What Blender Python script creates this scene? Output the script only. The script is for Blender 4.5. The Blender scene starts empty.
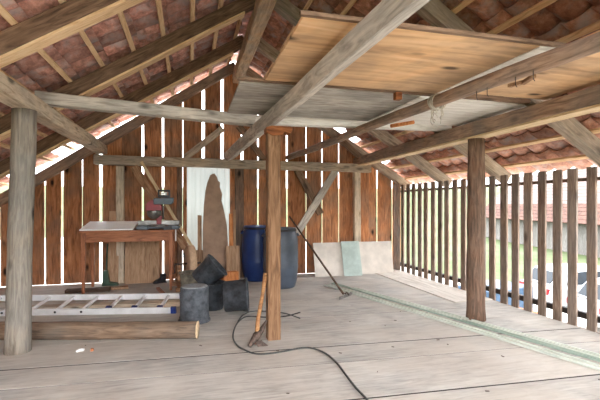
import bpy, math, random
from mathutils import Vector, Matrix, noise
R = random.Random(7)
COL = bpy.context.scene.collection
rad = math.radians

# ------------------------------------------------------------------ survey helper: a point of the place from a bearing and a real plane
_s, _c = math.sin(rad(15)), math.cos(rad(15))
EYE = 1.3
def at(px, py, **k):
    u = (px-300)/411
    a = (_s+u*_c, _c-u*_s, -(py-205)/411)
    if 'z' in k: t = (k['z']-EYE)/a[2]
    elif 'X' in k: t = k['X']/a[0]
    elif 'Y' in k: t = k['Y']/a[1]
    return Vector((t*a[0], t*a[1], EYE+t*a[2]))

# ------------------------------------------------------------------ materials
def new_mat(name):
    m = bpy.data.materials.new(name); m.use_nodes = True
    nt = m.node_tree
    for n in list(nt.nodes): nt.nodes.remove(n)
    out = nt.nodes.new('ShaderNodeOutputMaterial')
    b = nt.nodes.new('ShaderNodeBsdfPrincipled')
    nt.links.new(b.outputs[0], out.inputs[0])
    return m, nt, b
def srgb(c):
    return tuple(((v/255)/12.92 if v/255 <= .04045 else ((v/255+.055)/1.055)**2.4) for v in c)+(1,)
def ramp(nt, fac, stops):
    r = nt.nodes.new('ShaderNodeValToRGB')
    el = r.color_ramp.elements
    while len(el) < len(stops): el.new(.5)
    for e, (p, c) in zip(el, stops): e.position = p; e.color = c
    nt.links.new(fac, r.inputs[0]); return r.outputs[0]
def mix(nt, fac, a, b, mode='MIX'):
    m = nt.nodes.new('ShaderNodeMix'); m.data_type = 'RGBA'; m.blend_type = mode
    for i, v in ((0, fac), (6, a), (7, b)):
        if isinstance(v, (int, float, tuple)): m.inputs[i].default_value = v
        else: nt.links.new(v, m.inputs[i])
    return m.outputs[2]
def coords(nt, scale):
    """object coordinates, shifted by each board's own number and each object's own number"""
    tc = nt.nodes.new('ShaderNodeTexCoord'); at_ = nt.nodes.new('ShaderNodeAttribute'); at_.attribute_name = 'rnd'
    oi = nt.nodes.new('ShaderNodeObjectInfo')
    ad = nt.nodes.new('ShaderNodeMath'); ad.operation = 'MULTIPLY_ADD'
    nt.links.new(at_.outputs['Fac'], ad.inputs[0]); ad.inputs[1].default_value = 37.; nt.links.new(oi.outputs['Random'], ad.inputs[2])
    m3 = nt.nodes.new('ShaderNodeMath'); m3.operation = 'MULTIPLY'; nt.links.new(ad.outputs[0], m3.inputs[0]); m3.inputs[1].default_value = 13.
    vm = nt.nodes.new('ShaderNodeVectorMath'); vm.operation = 'ADD'
    nt.links.new(tc.outputs['Object'], vm.inputs[0]); nt.links.new(m3.outputs[0], vm.inputs[1])
    mp = nt.nodes.new('ShaderNodeMapping'); nt.links.new(vm.outputs[0], mp.inputs[0]); mp.inputs['Scale'].default_value = scale
    return vm.outputs[0], mp.outputs[0], at_.outputs['Fac']
def tex(nt, vec, scale, detail=5, dist=0., rough=.6):
    n = nt.nodes.new('ShaderNodeTexNoise'); nt.links.new(vec, n.inputs['Vector'])
    n.inputs['Scale'].default_value = scale; n.inputs['Detail'].default_value = detail
    n.inputs['Distortion'].default_value = dist; n.inputs['Roughness'].default_value = rough
    return n.outputs[0]
def wood(name, light, mid, dark, axis='x', grey=None, greyamt=.5, knots=.5, rough=.8, tone=.35, gs=9., bump=.35):
    m, nt, b = new_mat(name)
    sc = {'x': (.12, 1, 1), 'y': (1, .12, 1), 'z': (1, 1, .12)}[axis]
    raw, vec, rnd = coords(nt, sc)
    g = tex(nt, vec, gs*3, 6, 1.2)
    col = ramp(nt, g, [(.3, srgb(dark)), (.5, srgb(mid)), (.72, srgb(light))])
    big = tex(nt, raw, 1.6, 4, .3)
    if grey:
        f = ramp(nt, big, [(.5-.25*greyamt, (0, 0, 0, 1)), (.75-.25*greyamt, (1,)*4)])
        g2 = ramp(nt, g, [(.3, srgb([v*.72 for v in grey])), (.7, srgb(grey))])
        col = mix(nt, f, col, g2)
    if knots:
        mp = nt.nodes.new('ShaderNodeMapping'); nt.links.new(raw, mp.inputs[0])
        mp.inputs['Scale'].default_value = {'x': (.45, 1, 1), 'y': (1, .45, 1), 'z': (1, 1, .45)}[axis]
        v = nt.nodes.new('ShaderNodeTexVoronoi'); nt.links.new(mp.outputs[0], v.inputs['Vector']); v.inputs['Scale'].default_value = 4.2
        kf = ramp(nt, v.outputs['Distance'], [(.07, (knots,)*3+(1,)), (.17, (0, 0, 0, 1))])
        col = mix(nt, kf, col, srgb([v_*.35 for v_ in dark]))
    # board to board tone
    mr = nt.nodes.new('ShaderNodeMapRange'); nt.links.new(rnd, mr.inputs[0]); mr.inputs[3].default_value = 1-tone; mr.inputs[4].default_value = 1+tone*.5
    hs = nt.nodes.new('ShaderNodeHueSaturation'); nt.links.new(col, hs.inputs['Color']); nt.links.new(mr.outputs[0], hs.inputs['Value'])
    nt.links.new(hs.outputs[0], b.inputs['Base Color'])
    b.inputs['Roughness'].default_value = rough; b.inputs['Specular IOR Level'].default_value = .25
    bp = nt.nodes.new('ShaderNodeBump'); bp.inputs['Strength'].default_value = bump; bp.inputs['Distance'].default_value = .01
    nt.links.new(g, bp.inputs['Height']); nt.links.new(bp.outputs[0], b.inputs['Normal'])
    return m
def speckle(m, amt=.25):
    nt = m.node_tree; b = nt.nodes['Principled BSDF']; src = b.inputs['Base Color'].links[0].from_socket
    tc = nt.nodes.new('ShaderNodeTexCoord')
    n = tex(nt, tc.outputs['Object'], 26, 5, 0, .75); n2 = tex(nt, tc.outputs['Object'], 1.1, 4, 0, .6)
    c = mix(nt, ramp(nt, n, [(.28, (amt,)*3+(1,)), (.42, (0, 0, 0, 1))]), src, srgb((130, 116, 104)))
    c = mix(nt, ramp(nt, n2, [(.4, (.35,)*3+(1,)), (.62, (0, 0, 0, 1))]), c, srgb((178, 164, 150)))
    nt.links.new(c, b.inputs['Base Color'])
def plain(name, col, rough=.5, metal=0., var=.15, scale=8., bump=0., spec=.4, col2=None):
    m, nt, b = new_mat(name)
    raw, vec, rnd = coords(nt, (1, 1, 1))
    n = tex(nt, raw, scale, 5)
    c2 = col2 or [v*(1-var*2) for v in col]
    nt.links.new(ramp(nt, n, [(.35, srgb(c2)), (.62, srgb(col))]), b.inputs['Base Color'])
    b.inputs['Roughness'].default_value = rough; b.inputs['Metallic'].default_value = metal; b.inputs['Specular IOR Level'].default_value = spec
    if bump:
        bp = nt.nodes.new('ShaderNodeBump'); bp.inputs['Strength'].default_value = bump; bp.inputs['Distance'].default_value = .01
        nt.links.new(n, bp.inputs['Height']); nt.links.new(bp.outputs[0], b.inputs['Normal'])
    return m

M = {}
M['rafter'] = wood('rafter_wood', (158, 128, 104), (124, 98, 78), (80, 62, 50), 'x', knots=.6)
M['rafter_pale'] = wood('weathered_rafter_wood', (220, 198, 174), (190, 168, 144), (134, 112, 92), 'x', grey=(180, 164, 148), greyamt=.5)
M['grey_beam'] = wood('silver_grey_beam_wood', (236, 226, 212), (214, 202, 186), (156, 144, 130), 'x', grey=(204, 194, 182), greyamt=.7, knots=.8)
M['tan_beam'] = wood('tan_beam_wood', (240, 222, 196), (222, 200, 172), (170, 146, 120), 'x', grey=(206, 190, 170), greyamt=.5, knots=.8)
M['brown_beam'] = wood('brown_beam_wood', (206, 172, 144), (170, 138, 114), (112, 88, 70), 'x', grey=(160, 142, 128), greyamt=.5)
M['ridge'] = wood('ridge_wood', (238, 202, 158), (214, 176, 134), (160, 124, 92), 'x', grey=(206, 188, 166), greyamt=.55)
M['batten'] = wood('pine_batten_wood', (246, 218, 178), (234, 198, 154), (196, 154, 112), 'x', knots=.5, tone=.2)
M['post_round'] = wood('peeled_log_wood', (190, 174, 156), (156, 140, 122), (94, 80, 68), 'x', grey=(158, 150, 140), greyamt=.7, knots=1., bump=.7)
M['post_dark'] = wood('dark_log_wood', (158, 126, 104), (122, 92, 74), (76, 56, 46), 'x', grey=(128, 108, 94), greyamt=.4, knots=1., bump=.7)
M['post_sq'] = wood('sawn_post_wood', (160, 124, 94), (132, 98, 70), (90, 64, 46), 'x', knots=.9)
M['redwood'] = wood('reddish_block_wood', (176, 112, 70), (140, 84, 50), (90, 52, 34), 'x')
M['wall'] = wood('barn_board_wood', (222, 156, 110), (190, 124, 80), (120, 74, 48), 'z', grey=(172, 130, 102), greyamt=.42, knots=1., tone=.34, gs=7.)
M['slat'] = wood('slat_wood', (176, 154, 136), (140, 118, 102), (96, 78, 66), 'z', grey=(150, 136, 126), greyamt=.4, knots=.6, tone=.35)
M['floor'] = wood('floor_plank_wood', (211, 208, 201), (205, 201, 193), (192, 186, 177), 'x', grey=(202, 200, 195), greyamt=.5, knots=.15, tone=.06, gs=8., bump=.08)
speckle(M['floor'])
M['floor_y'] = wood('floor_strip_wood', (226, 220, 210), (214, 206, 196), (186, 176, 164), 'y', knots=.2, tone=.1, gs=5., bump=.15)
M['ply'] = wood('plywood', (232, 194, 152), (220, 176, 130), (194, 148, 106), 'x', grey=(200, 164, 128), greyamt=.55, knots=.9, tone=.1, gs=3., bump=.05)
M['deck'] = wood('grey_deck_board', (212, 206, 194), (184, 176, 164), (142, 132, 120), 'x', grey=(164, 156, 146), greyamt=.5, knots=.6, tone=.2)
M['whitedeck'] = wood('pale_deck_board', (236, 232, 224), (224, 218, 208), (196, 188, 176), 'x', knots=.3, tone=.1)
M['brace'] = wood('brace_wood', (196, 160, 126), (160, 120, 90), (104, 74, 54), 'x')
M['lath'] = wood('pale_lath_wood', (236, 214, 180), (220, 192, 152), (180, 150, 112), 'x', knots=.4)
M['table'] = wood('table_wood', (184, 122, 86), (156, 98, 66), (112, 66, 46), 'x', knots=.3, rough=.5, tone=.1)
M['tableleg'] = wood('table_leg_wood', (184, 122, 86), (156, 98, 66), (112, 66, 46), 'z', knots=.2, rough=.5, tone=.1)
M['panel'] = wood('brown_panel_wood', (196, 162, 132), (172, 138, 108), (136, 104, 80), 'z', knots=.3, tone=.1)
M['cardboard'] = plain('weathered_bark_board', (168, 138, 116), .85, var=.08, scale=4, bump=.2)
M['orange'] = wood('fresh_orange_wood', (236, 170, 116), (216, 140, 84), (170, 100, 60), 'z', knots=.3)
M['log'] = wood('fallen_pole_wood', (162, 136, 114), (130, 106, 86), (86, 68, 56), 'x', grey=(130, 114, 100), greyamt=.6, knots=.9, bump=.6)
M['logend'] = plain('sawn_log_end', (236, 206, 166), .8, var=.15, scale=20)
M['alu'] = plain('aluminium', (236, 236, 236), .35, .15, .03)
M['bluecap'] = plain('blue_plastic', (36, 58, 128), .45, var=.2)
M['blackp'] = plain('black_plastic', (44, 44, 48), .45, var=.2)
M['greyp'] = plain('dark_grey_plastic', (92, 100, 108), .45, var=.1)
M['redp'] = plain('red_plastic', (150, 28, 40), .4, var=.1)
M['steel'] = plain('worn_steel', (150, 146, 142), .4, .8, .2)
M['rust'] = plain('rusty_iron', (108, 90, 80), .7, .3, .3, 30, .4)
M['bluedrum'] = plain('blue_drum_plastic', (34, 58, 112), .38, var=.1, scale=3)
M['greydrum'] = plain('grey_blue_drum_plastic', (72, 80, 92), .42, var=.12, scale=3)
M['bucket'] = plain('mortar_stained_rubber', (70, 74, 80), .6, scale=14, bump=.3, col2=(36, 38, 42))
M['bucket_pale'] = plain('mortar_crusted_rubber', (88, 92, 98), .8, scale=14, bump=.4, col2=(54, 57, 62))
M['tub_rim'] = plain('dusty_tub_plastic', (146, 138, 122), .7, scale=12, col2=(92, 86, 76))
M['stone'] = plain('sandstone', (204, 172, 142), .9, var=.05, scale=20, bump=.3)
M['whiteboard'] = plain('white_panel_laminate', (244, 243, 240), .5, var=.02, scale=4)
M['glass1'] = plain('dusty_pale_sheet', (222, 212, 200), .45, var=.06, scale=3)
M['glass2'] = plain('green_sheet', (184, 200, 192), .35, var=.06, scale=6)
M['greenlath'] = wood('pale_green_lath', (222, 226, 218), (206, 212, 202), (180, 188, 176), 'x', knots=.1, tone=.1)
M['greenlath2'] = wood('grey_green_lath', (178, 192, 180), (158, 174, 162), (128, 144, 132), 'x', knots=.1, tone=.1)
M['cable'] = plain('grey_cable_rubber', (76, 78, 76), .6, var=.2)
M['hoe'] = wood('dark_handle_wood', (112, 92, 76), (84, 66, 54), (52, 40, 34), 'x')
M['handle'] = wood('worn_handle_wood', (178, 136, 94), (148, 106, 70), (104, 72, 48), 'x')
M['string'] = plain('frayed_string', (206, 196, 180), .9)
M['green'] = plain('green_glass_plastic', (58, 84, 66), .4)
M['paper'] = plain('white_scrap', (232, 230, 226), .8, var=.03)

def tile_mat(name, c1, c2, c3):
    m, nt, b = new_mat(name)
    raw, vec, rnd = coords(nt, (1, 1, 1))
    n = tex(nt, raw, 14, 8, .3, .7); n2 = tex(nt, raw, 5., 4)
    col = ramp(nt, n, [(.3, srgb(c2)), (.55, srgb(c1)), (.75, srgb(c3))])
    f = ramp(nt, n2, [(.50, (0, 0, 0, 1)), (.66, (.8,)*3+(1,))])
    col = mix(nt, f, col, srgb((186, 172, 168)))
    mr = nt.nodes.new('ShaderNodeMapRange'); nt.links.new(rnd, mr.inputs[0]); mr.inputs[3].default_value = .6; mr.inputs[4].default_value = 1.15
    hs = nt.nodes.new('ShaderNodeHueSaturation'); nt.links.new(col, hs.inputs['Color']); nt.links.new(mr.outputs[0], hs.inputs['Value'])
    nt.links.new(hs.outputs[0], b.inputs['Base Color']); b.inputs['Roughness'].default_value = .75
    return m
M['tile_l'] = tile_mat('old_clay_tile', (212, 156, 138), (128, 88, 78), (236, 206, 192))
M['tile_r'] = tile_mat('brown_clay_tile', (204, 146, 120), (126, 84, 68), (234, 196, 174))

# ------------------------------------------------------------------ mesh builder
class MB:
    def __init__(s): s.v = []; s.f = []; s.r = []; s.sm = []; s.mi = []
    def add(s, vs, fs, rnd=None, smooth=False, mi=0):
        o = len(s.v); s.v += [Vector(v) for v in vs]; r = R.random() if rnd is None else rnd
        for f in fs: s.f.append([i+o for i in f]); s.r.append(r); s.sm.append(smooth); s.mi.append(mi)
        return s
    def box(s, x0, x1, y0, y1, z0, z1, rnd=None, mi=0, mat=None):
        vs = [Vector((x, y, z)) for x in (x0, x1) for y in (y0, y1) for z in (z0, z1)]
        if mat: vs = [mat @ v for v in vs]
        return s.add(vs, [(0, 1, 3, 2), (4, 6, 7, 5), (0, 4, 5, 1), (2, 3, 7, 6), (0, 2, 6, 4), (1, 5, 7, 3)], rnd, mi=mi)
    def tube(s, pts, radii, n=12, cap=True, rnd=None, mi=0, closed=False):
        pts = [Vector(p) for p in pts]
        if isinstance(radii, (int, float)): radii = [radii]*len(pts)
        vs, fs = [], []; up = None
        m = len(pts)
        for i, p in enumerate(pts):
            t = (pts[(i+1) % m]-pts[i-1]) if closed else (pts[min(i+1, m-1)]-pts[max(i-1, 0)])
            t.normalize()
            if up is None:
                up = Vector((0, 0, 1)) if abs(t.z) < .9 else Vector((1, 0, 0))
            a = t.cross(up).normalized(); b = a.cross(t).normalized(); up = b
            for k in range(n):
                an = 2*math.pi*k/n; vs.append(p+(a*math.cos(an)+b*math.sin(an))*radii[i])
        for i in range(m if closed else m-1):
            for k in range(n):
                j = (i+1) % m
                fs.append((i*n+k, j*n+k, j*n+(k+1) % n, i*n+(k+1) % n))
        s.add(vs, fs, rnd, True, mi)
        if cap and not closed:
            o = len(s.v)-len(vs); rr = s.r[-1]
            s.f += [[o+k for k in range(n)], [o+(m-1)*n+k for k in reversed(range(n))]]; s.r += [rr]*2; s.sm += [False]*2; s.mi += [mi]*2
        return s
    def lathe(s, prof, n=32, mat=None, mi=0, rnd=0.5, smooth=True):
        vs = []; fs = []
        for r, z in prof:
            for k in range(n):
                a = 2*math.pi*k/n; v = Vector((r*math.cos(a), r*math.sin(a), z)); vs.append(mat @ v if mat else v)
        for i in range(len(prof)-1):
            for k in range(n): fs.append((i*n+k, i*n+(k+1) % n, (i+1)*n+(k+1) % n, (i+1)*n+k))
        return s.add(vs, fs, rnd, smooth, mi)
    def prism(s, poly, d0, d1, mat=None, rnd=.5, mi=0, smooth=False):
        """polygon in local XZ, thickness along local Y"""
        n = len(poly); vs = [Vector((x, d0, z)) for x, z in poly]+[Vector((x, d1, z)) for x, z in poly]
        if mat: vs = [mat @ v for v in vs]
        fs = [tuple(range(n)), tuple(reversed(range(n, 2*n)))]+[(i, i+n, (i+1) % n+n, (i+1) % n) for i in range(n)]
        return s.add(vs, fs, rnd, smooth, mi)
    def build(s, name, mats, parent=None, bevel=0., M4=None):
        me = bpy.data.meshes.new(name); me.from_pydata([tuple(v) for v in s.v], [], s.f)
        if not isinstance(mats, (list, tuple)): mats = [mats]
        for m in mats: me.materials.append(m)
        ca = me.color_attributes.new('rnd', 'FLOAT_COLOR', 'CORNER'); i = 0
        for p, r, sm, mi in zip(me.polygons, s.r, s.sm, s.mi):
            p.use_smooth = sm; p.material_index = mi
            for l in p.loop_indices: ca.data[l].color = (r, r, r, 1)
        import bmesh
        bm = bmesh.new(); bm.from_mesh(me); bmesh.ops.recalc_face_normals(bm, faces=bm.faces); bm.to_mesh(me); bm.free()
        o = bpy.data.objects.new(name, me); COL.objects.link(o)
        if parent: o.parent = parent
        if M4: o.matrix_local = M4
        if bevel:
            b = o.modifiers.new('bevel', 'BEVEL'); b.width = bevel; b.segments = 2; b.limit_method = 'ANGLE'; b.angle_limit = rad(50)
        return o
def tag(o, label=None, cat=None, group=None, kind=None):
    for k, v in (('label', label), ('category', cat), ('group', group), ('kind', kind)):
        if v: o[k] = v
    return o
def empty(name, loc=(0, 0, 0), rz=0., M4=None, **k):
    o = bpy.data.objects.new(name, None); COL.objects.link(o); o.empty_display_size = .1
    if M4: o.matrix_world = M4
    else: o.location = loc; o.rotation_euler = (0, 0, rz)
    tag(o, **k); return o
def frame(p0, p1, up=(0, 0, 1)):
    """matrix at p0 whose X runs to p1 and whose Z is close to up"""
    p0, p1 = Vector(p0), Vector(p1); x = (p1-p0).normalized(); u = Vector(up)
    y = u.cross(x).normalized(); z = x.cross(y)
    m = Matrix((x, y, z)).transposed().to_4x4(); m.translation = p0; return m
def timber_mesh(L, w, h, wob=.004, seg=.35, z0=0., taper=1., roll=0.):
    """hewn timber along X, width w on Y, height h on Z starting at z0, edges slightly uneven"""
    mb = MB(); n = max(2, int(L/seg)); sd = R.random()*100; vs = []; fs = []
    cs = min(w, h)*.07
    ring = [(-w/2+cs, 0), (w/2-cs, 0), (w/2, cs), (w/2, h-cs), (w/2-cs, h), (-w/2+cs, h), (-w/2, h-cs), (-w/2, cs)]
    for i in range(n+1):
        x = L*i/n
        dy = (noise.noise((x*.9, sd, 0)))*wob*2; dz = (noise.noise((x*.9, sd, 9)))*wob*2
        for k, (y, z) in enumerate(ring):
            j = noise.noise((x*2.5, sd+k*3.1, 4))*wob
            f = 1+(taper-1)*i/n; yy, zz = (y+j)*f, (z0+z+j)*f
            vs.append((x, yy*math.cos(roll)-zz*math.sin(roll)+dy, yy*math.sin(roll)+zz*math.cos(roll)+dz))
    for i in range(n):
        for k in range(8): fs.append((i*8+k, (i+1)*8+k, (i+1)*8+(k+1) % 8, i*8+(k+1) % 8))
    fs += [tuple(range(8)), tuple(reversed(range(n*8, n*8+8)))]
    return mb.add(vs, fs, .5)
def timber(name, p0, p1, w, h, mat, label, cat='beam', group=None, wob=.004, up=(0, 0, 1), z0=0., kind=None):
    L = (Vector(p1)-Vector(p0)).length
    o = timber_mesh(L, w, h, wob, z0=z0).build(name, mat, M4=frame(p0, p1, up)); return tag(o, label, cat, group, kind)
def pole_mesh(L, r0, r1, bend=.02, n=16, knob=.04, flare=0.):
    sd = R.random()*50; k = max(6, int(L/.12)); pts = []; rs = []
    for i in range(k+1):
        x = L*i/k
        pts.append((x, noise.noise((x*.7, sd, 0))*bend, noise.noise((x*.7, sd, 5))*bend))
        rr = r0+(r1-r0)*i/k; rr *= 1+noise.noise((x*3, sd, 8))*knob*2
        if flare: rr *= 1+flare*math.exp(-x/.12)
        rs.append(rr)
    mb = MB(); mb.tube(pts, rs, n, rnd=.5)
    for v in mb.v:  # out-of-round
        c = Vector((v.x, 0, 0)); d = v-c; a = math.atan2(d.z, d.y)
        f = 1+knob*noise.noise((math.cos(a)*1.2+sd, math.sin(a)*1.2, v.x*1.2)); v.y = d.y*f; v.z = d.z*f
    return mb

# ================================================================== SETTING
RX, RZ, SL = .83, 3.72, .63        # ridge position, rafter underside at the ridge, slope
cosA = 1/math.sqrt(1+SL*SL); sinA = SL*cosA
def under(X): return RZ-SL*abs(X-RX)

# floor: wide planks running across the barn
mb = MB()
seams = [-1.9, -1.35, -.8, -.2, .35, .9, 1.45, 2.02, 2.62, 3.26, 3.65, 4.2, 4.66, 5.12, 5.5, 5.9, 6.35, 6.8, 7.2, 7.95]
dark = {2.62: .022, 3.65: .022, 3.26: .010, 4.66: .011, 5.5: .009, 4.2: .005, 5.12: .006, 6.35: .008, 7.2: .008}
for a, b in zip(seams, seams[1:]):
    x = -3.75; first = True
    g0, g1 = dark.get(a, .003)/2, dark.get(b, .003)/2
    cuts = [-3.75, R.uniform(-2.2, -.6), R.uniform(1.2, 2.6), 4.0] if a > 3.7 else [-3.75, 4.0]
    r = R.random()
    for c0, c1 in zip(cuts, cuts[1:]):
        n = 14; vs = []; fs = []
        for i in range(n+1):
            X = c0+.001+(c1-c0-.002)*i/n
            j0 = noise.noise((X*1.3, a*7, 0))*.005; j1 = noise.noise((X*1.3, b*7, 0))*.005
            sk = -.055*X
            ya = min(a+sk+g0+j0, 7.492); yb = min(b+sk-g1+j1, 7.496)
            for y in (ya, yb):
                for z in (-.04, 0): vs.append((X, y, z))
        for i in range(n):
            o = i*4; fs += [(o, o+4, o+5, o+1), (o+2, o+3, o+7, o+6), (o+1, o+5, o+7, o+3), (o, o+2, o+6, o+4)]
        fs += [(0, 1, 3, 2), (n*4, n*4+2, n*4+3, n*4+1)]
        mb.add(vs, fs, R.random())
fl = tag(mb.build('floor', M['floor']), kind='structure', label='wide dusty pale planks of the loft floor')
dr = MB()
for a in seams[1:-1]:
    g = dark.get(a, .003)/2; vs = []; fs = []; n = 40
    for i in range(n+1):
        X = -3.74+7.73*i/n; j0 = noise.noise((X*1.3, a*7, 0))*.005
        if g < .003: c_ = .5
        for y in (-g-.002, g+.002):
            for z in (-.03, -.0015): vs.append((X, min(a-.055*X+j0+y, 7.47), z))
    for i in range(n):
        o = i*4; fs += [(o, o+4, o+5, o+1), (o+2, o+3, o+7, o+6), (o+1, o+5, o+7, o+3), (o, o+2, o+6, o+4)]
    dr.add(vs, fs, .3)
dr.build('dark_seam_fill', plain('dark_gap_filler', (58, 50, 44), .95), fl)  # added dark filler that keeps the plank gaps dark
sub = MB(); sub.box(-3.75, 4.0, -1.8, 7.47, -.2, -.045, .5)
tag(sub.build('subfloor', M['rafter'], fl))
st = MB()
for k, (x0, x1) in enumerate(((3.40, 3.66), (3.665, 4.0))): st.box(x0, x1, 4.75, 7.46, .0, .012, .4+.3*k)
tag(st.build('edge_boards', M['floor_y'], fl), label='brighter boards laid along the slatted wall')

# back wall of vertical boards with open joints
gaps = [(-3.62, .01), (-3.2, .02), (-2.9, .012), (-2.59, .01), (-2.27, .026), (-2.02, .04), (-1.72, .012), (-1.44, .05), (-1.11, .005), (-.78, .036), (-.45, .03), (-.12, .012),
        (.23, .05), (.56, .055), (.92, .045), (1.21, .03), (1.48, .01), (1.76, .034), (2.13, .02), (2.45, .022), (2.79, .02), (3.06, .004), (3.42, .008), (3.60, .03), (3.93, .03)]
mb = MB(); OPX0, OPX1, OPZ0, OPZ1 = -.05, .70, .5, 2.0
edges = [-3.8]+[g[0] for g in gaps]+[4.12]; gw = [0]+[g[1] for g in gaps]+[0]
for i in range(len(edges)-1):
    x0, x1 = edges[i]+gw[i]/2, edges[i+1]-gw[i+1]/2
    def wob(x, z, k): return x+noise.noise((k*3.7, z*.8, 2))*.006
    def board(xa, xb, za, top, r):
        n = 8; vs = []; fs = []
        for k in range(n+1):
            for xx, kk in ((xa, i), (xb, i+.5)):
                zt = top if top is not None else under(xx)+(.09 if xx > .83 else .08-.048*(.83-xx))
                z = za+(zt-za)*k/n
                for y in (7.5, 7.528): vs.append((wob(xx, z, kk), y+(.006 if i % 2 else 0), z))
        for k in range(n):
            o = k*4; fs += [(o, o+4, o+5, o+1), (o+2, o+3, o+7, o+6), (o, o+2, o+6, o+4), (o+1, o+5, o+7, o+3)]
        fs += [(0, 1, 3, 2), (n*4, n*4+2, n*4+3, n*4+1)]
        mb.add(vs, fs, r)
    r = R.random(); zb = .0+R.random()*(.014 if x0 < -1 else .006)
    if x1 > OPX0+.02 and x0 < OPX1-.02:   # boards cut around the opening
        if x0 < OPX0: board(x0, OPX0, zb, None, r)
        a, b = max(x0, OPX0), min(x1, OPX1)
        board(a, b, OPZ1, None, r)
        if x1 > OPX1: board(OPX1, x1, zb, None, r)
    else: board(x0, x1, zb, None, r)
    
wb = tag(mb.build('wall_back', M['wall']), kind='structure', label='back wall of vertical brown boards with daylight in the joints')
lw = MB(); lw.box(OPX0, OPX1, 7.5, 7.53, -.02, .27, .3); lw.box(OPX0, OPX1, 7.5, 7.53, .275, OPZ0, .6)
lw.build('apron_board', M['panel'], wb)

# outer wall on the low side, mostly out of view
mb = MB(); y = 1.5
while y < 7.5:
    w = R.uniform(.24, .34); mb.box(-3.83, -3.8, y+.008, min(y+w, 7.5), -.02, under(-3.8)+.1); y += w
tag(mb.build('wall_left', M['wall']), kind='structure')

# slatted wall
wr = empty('wall_right', (0, 0, 0), kind='structure', label='slatted wall of upright boards open to the yard')
ys = [3.36+.207*k for k in range(-12, 20)]
for k, y in enumerate(ys):
    y += R.uniform(-.012, .012); w = R.uniform(.102, .118)
    if y > 7.42: continue
    zt = under(4.07)+.02; zb = -.04+R.uniform(-.03, .03)
    s = MB(); n = 6; vs = []; fs = []
    r = R.random(); lean = R.uniform(-.006, .006)
    for i in range(n+1):
        z = zb+(zt-zb)*i/n
        for yy, kk in ((y-w/2, 1), (y+w/2, 2)):
            for x in (4.035, 4.062): vs.append((x, yy+lean*(i/n)+noise.noise((z, k, kk))*.004, z))
    for i in range(n):
        o = i*4; fs += [(o, o+4, o+5, o+1), (o+2, o+3, o+7, o+6), (o, o+2, o+6, o+4), (o+1, o+5, o+7, o+3)]
    fs += [(0, 1, 3, 2), (n*4, n*4+2, n*4+3, n*4+1)]
    s.add(vs, fs, r); s.build('slat', M['slat'], wr, bevel=.003)
MB().box(4.064, 4.11, -1.8, 7.6, 1.555, 1.59, .2).build('rail', M['post_dark'], wr)
MB().box(4.064, 4.12, -1.8, 7.6, .085, .15, .1).build('rail', plain('tarred_rail', (52, 44, 40), .8), wr)
MB().box(4.02, 4.2, -1.8, 7.6, -.35, -.06, .1).build('sill_timber', M['post_dark'], wr)

# wall plate: corner board at the end of the slatted wall
MB().box(3.96, 4.03, 7.36, 7.5, 0, under(4.0), .8).build('corner_board', M['slat'], wr)

# roof tiles
TP, TW = .372, .262
def roof(name, side, mat, xe, y0, y1, ridge_open=0.):
    """side -1 for the slope over the table, +1 for the slope over the slatted wall"""
    mb = MB(); rows = int((abs(xe-RX)/cosA)/TP)+1; cols = int((y1-y0)/TW)
    nx, na = 10, 2
    base = .15+.052
    for i in range(rows):
        for j in range(cols):
            s0, s1 = i*TP, (i+1)*TP+.045
            r = R.random()
            if j >= cols-2 and (i in (8, 10, 12) if side < 0 else i in (2, 5, 6, 8)): continue
            ya = y0+j*TW; vs = []; fs = []
            yo = R.uniform(-.003, .003); lift = R.uniform(0, .006)
            for layer in (0, 1):
                for a in range(na+1):
                    s = s0+(s1-s0)*a/na
                    for b in range(nx+1):
                        t = b/nx; y = ya+t*(TW+.012)+yo
                        prof = .062*abs(2*t-1)**2.2
                        q = base+prof+.034*(a/na)+lift+(.026 if layer else 0)
                        # outward normal of the slope
                        X = RX+side*(s*cosA+q*sinA); Z = RZ-s*sinA+q*cosA
                        vs.append((X, y, Z))
            W = nx+1; N = (na+1)*W
            for a in range(na):
                for b in range(nx):
                    o = a*W+b
                    fs.append((o, o+1, o+W+1, o+W)); fs.append((N+o, N+o+W, N+o+W+1, N+o+1))
            for b in range(nx):
                fs.append((b, N+b, N+b+1, b+1)); o = na*W+b; fs.append((o, o+1, N+o+1, N+o))
            for a in range(na):
                o = a*W; fs.append((o, o+W, N+o+W, N+o)); o = a*W+nx; fs.append((o, N+o, N+o+W, o+W))
            mb.add(vs, fs, r, True)
    o = mb.build(name, mat); tag(o, kind='structure')
    # battens along the barn
    k = 0
    while True:
        s = .10+k*TP; X = RX+side*s*cosA
        if abs(X-RX) > abs(xe-RX): break
        q = .152
        p = Vector((RX+side*(s*cosA+q*sinA), y0-.02, RZ-s*sinA+q*cosA)); p2 = p.copy(); p2.y = 7.58
        bt = timber_mesh((p2-p).length, .048, .030, .002).build('batten', M['batten'], o)
        bt.matrix_local = frame(p, p2, (side*sinA, 0, cosA)); k += 1
    return o
RY0 = -1.3
rl = roof('ceiling_left', -1, M['tile_l'], -3.95, RY0, 7.9)
rr = roof('ceiling_right', 1, M['tile_r'], 4.28, RY0, 7.9)
rl['label'] = 'underside of the clay tile roof over the table'; rr['label'] = 'underside of the clay tile roof over the slatted wall'
# ridge capping
mb = MB()
for k in range(22):
    y = RY0+k*.415
    pr = [(.20*math.cos(math.pi*t/8), .13*math.sin(math.pi*t/8)) for t in range(9)]
    vs = []; fs = []
    for yy, sc_ in ((y, 1.), (y+.44, 1.08)):
        for x, z in pr: vs.append((RX+x*sc_, yy, RZ+.17+z*sc_))
    for t in range(8): fs.append((t, t+1, t+10, t+9))
    mb.add(vs, fs, None, True)
mb.build('ridge_tiles', M['tile_l'], rl)

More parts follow.
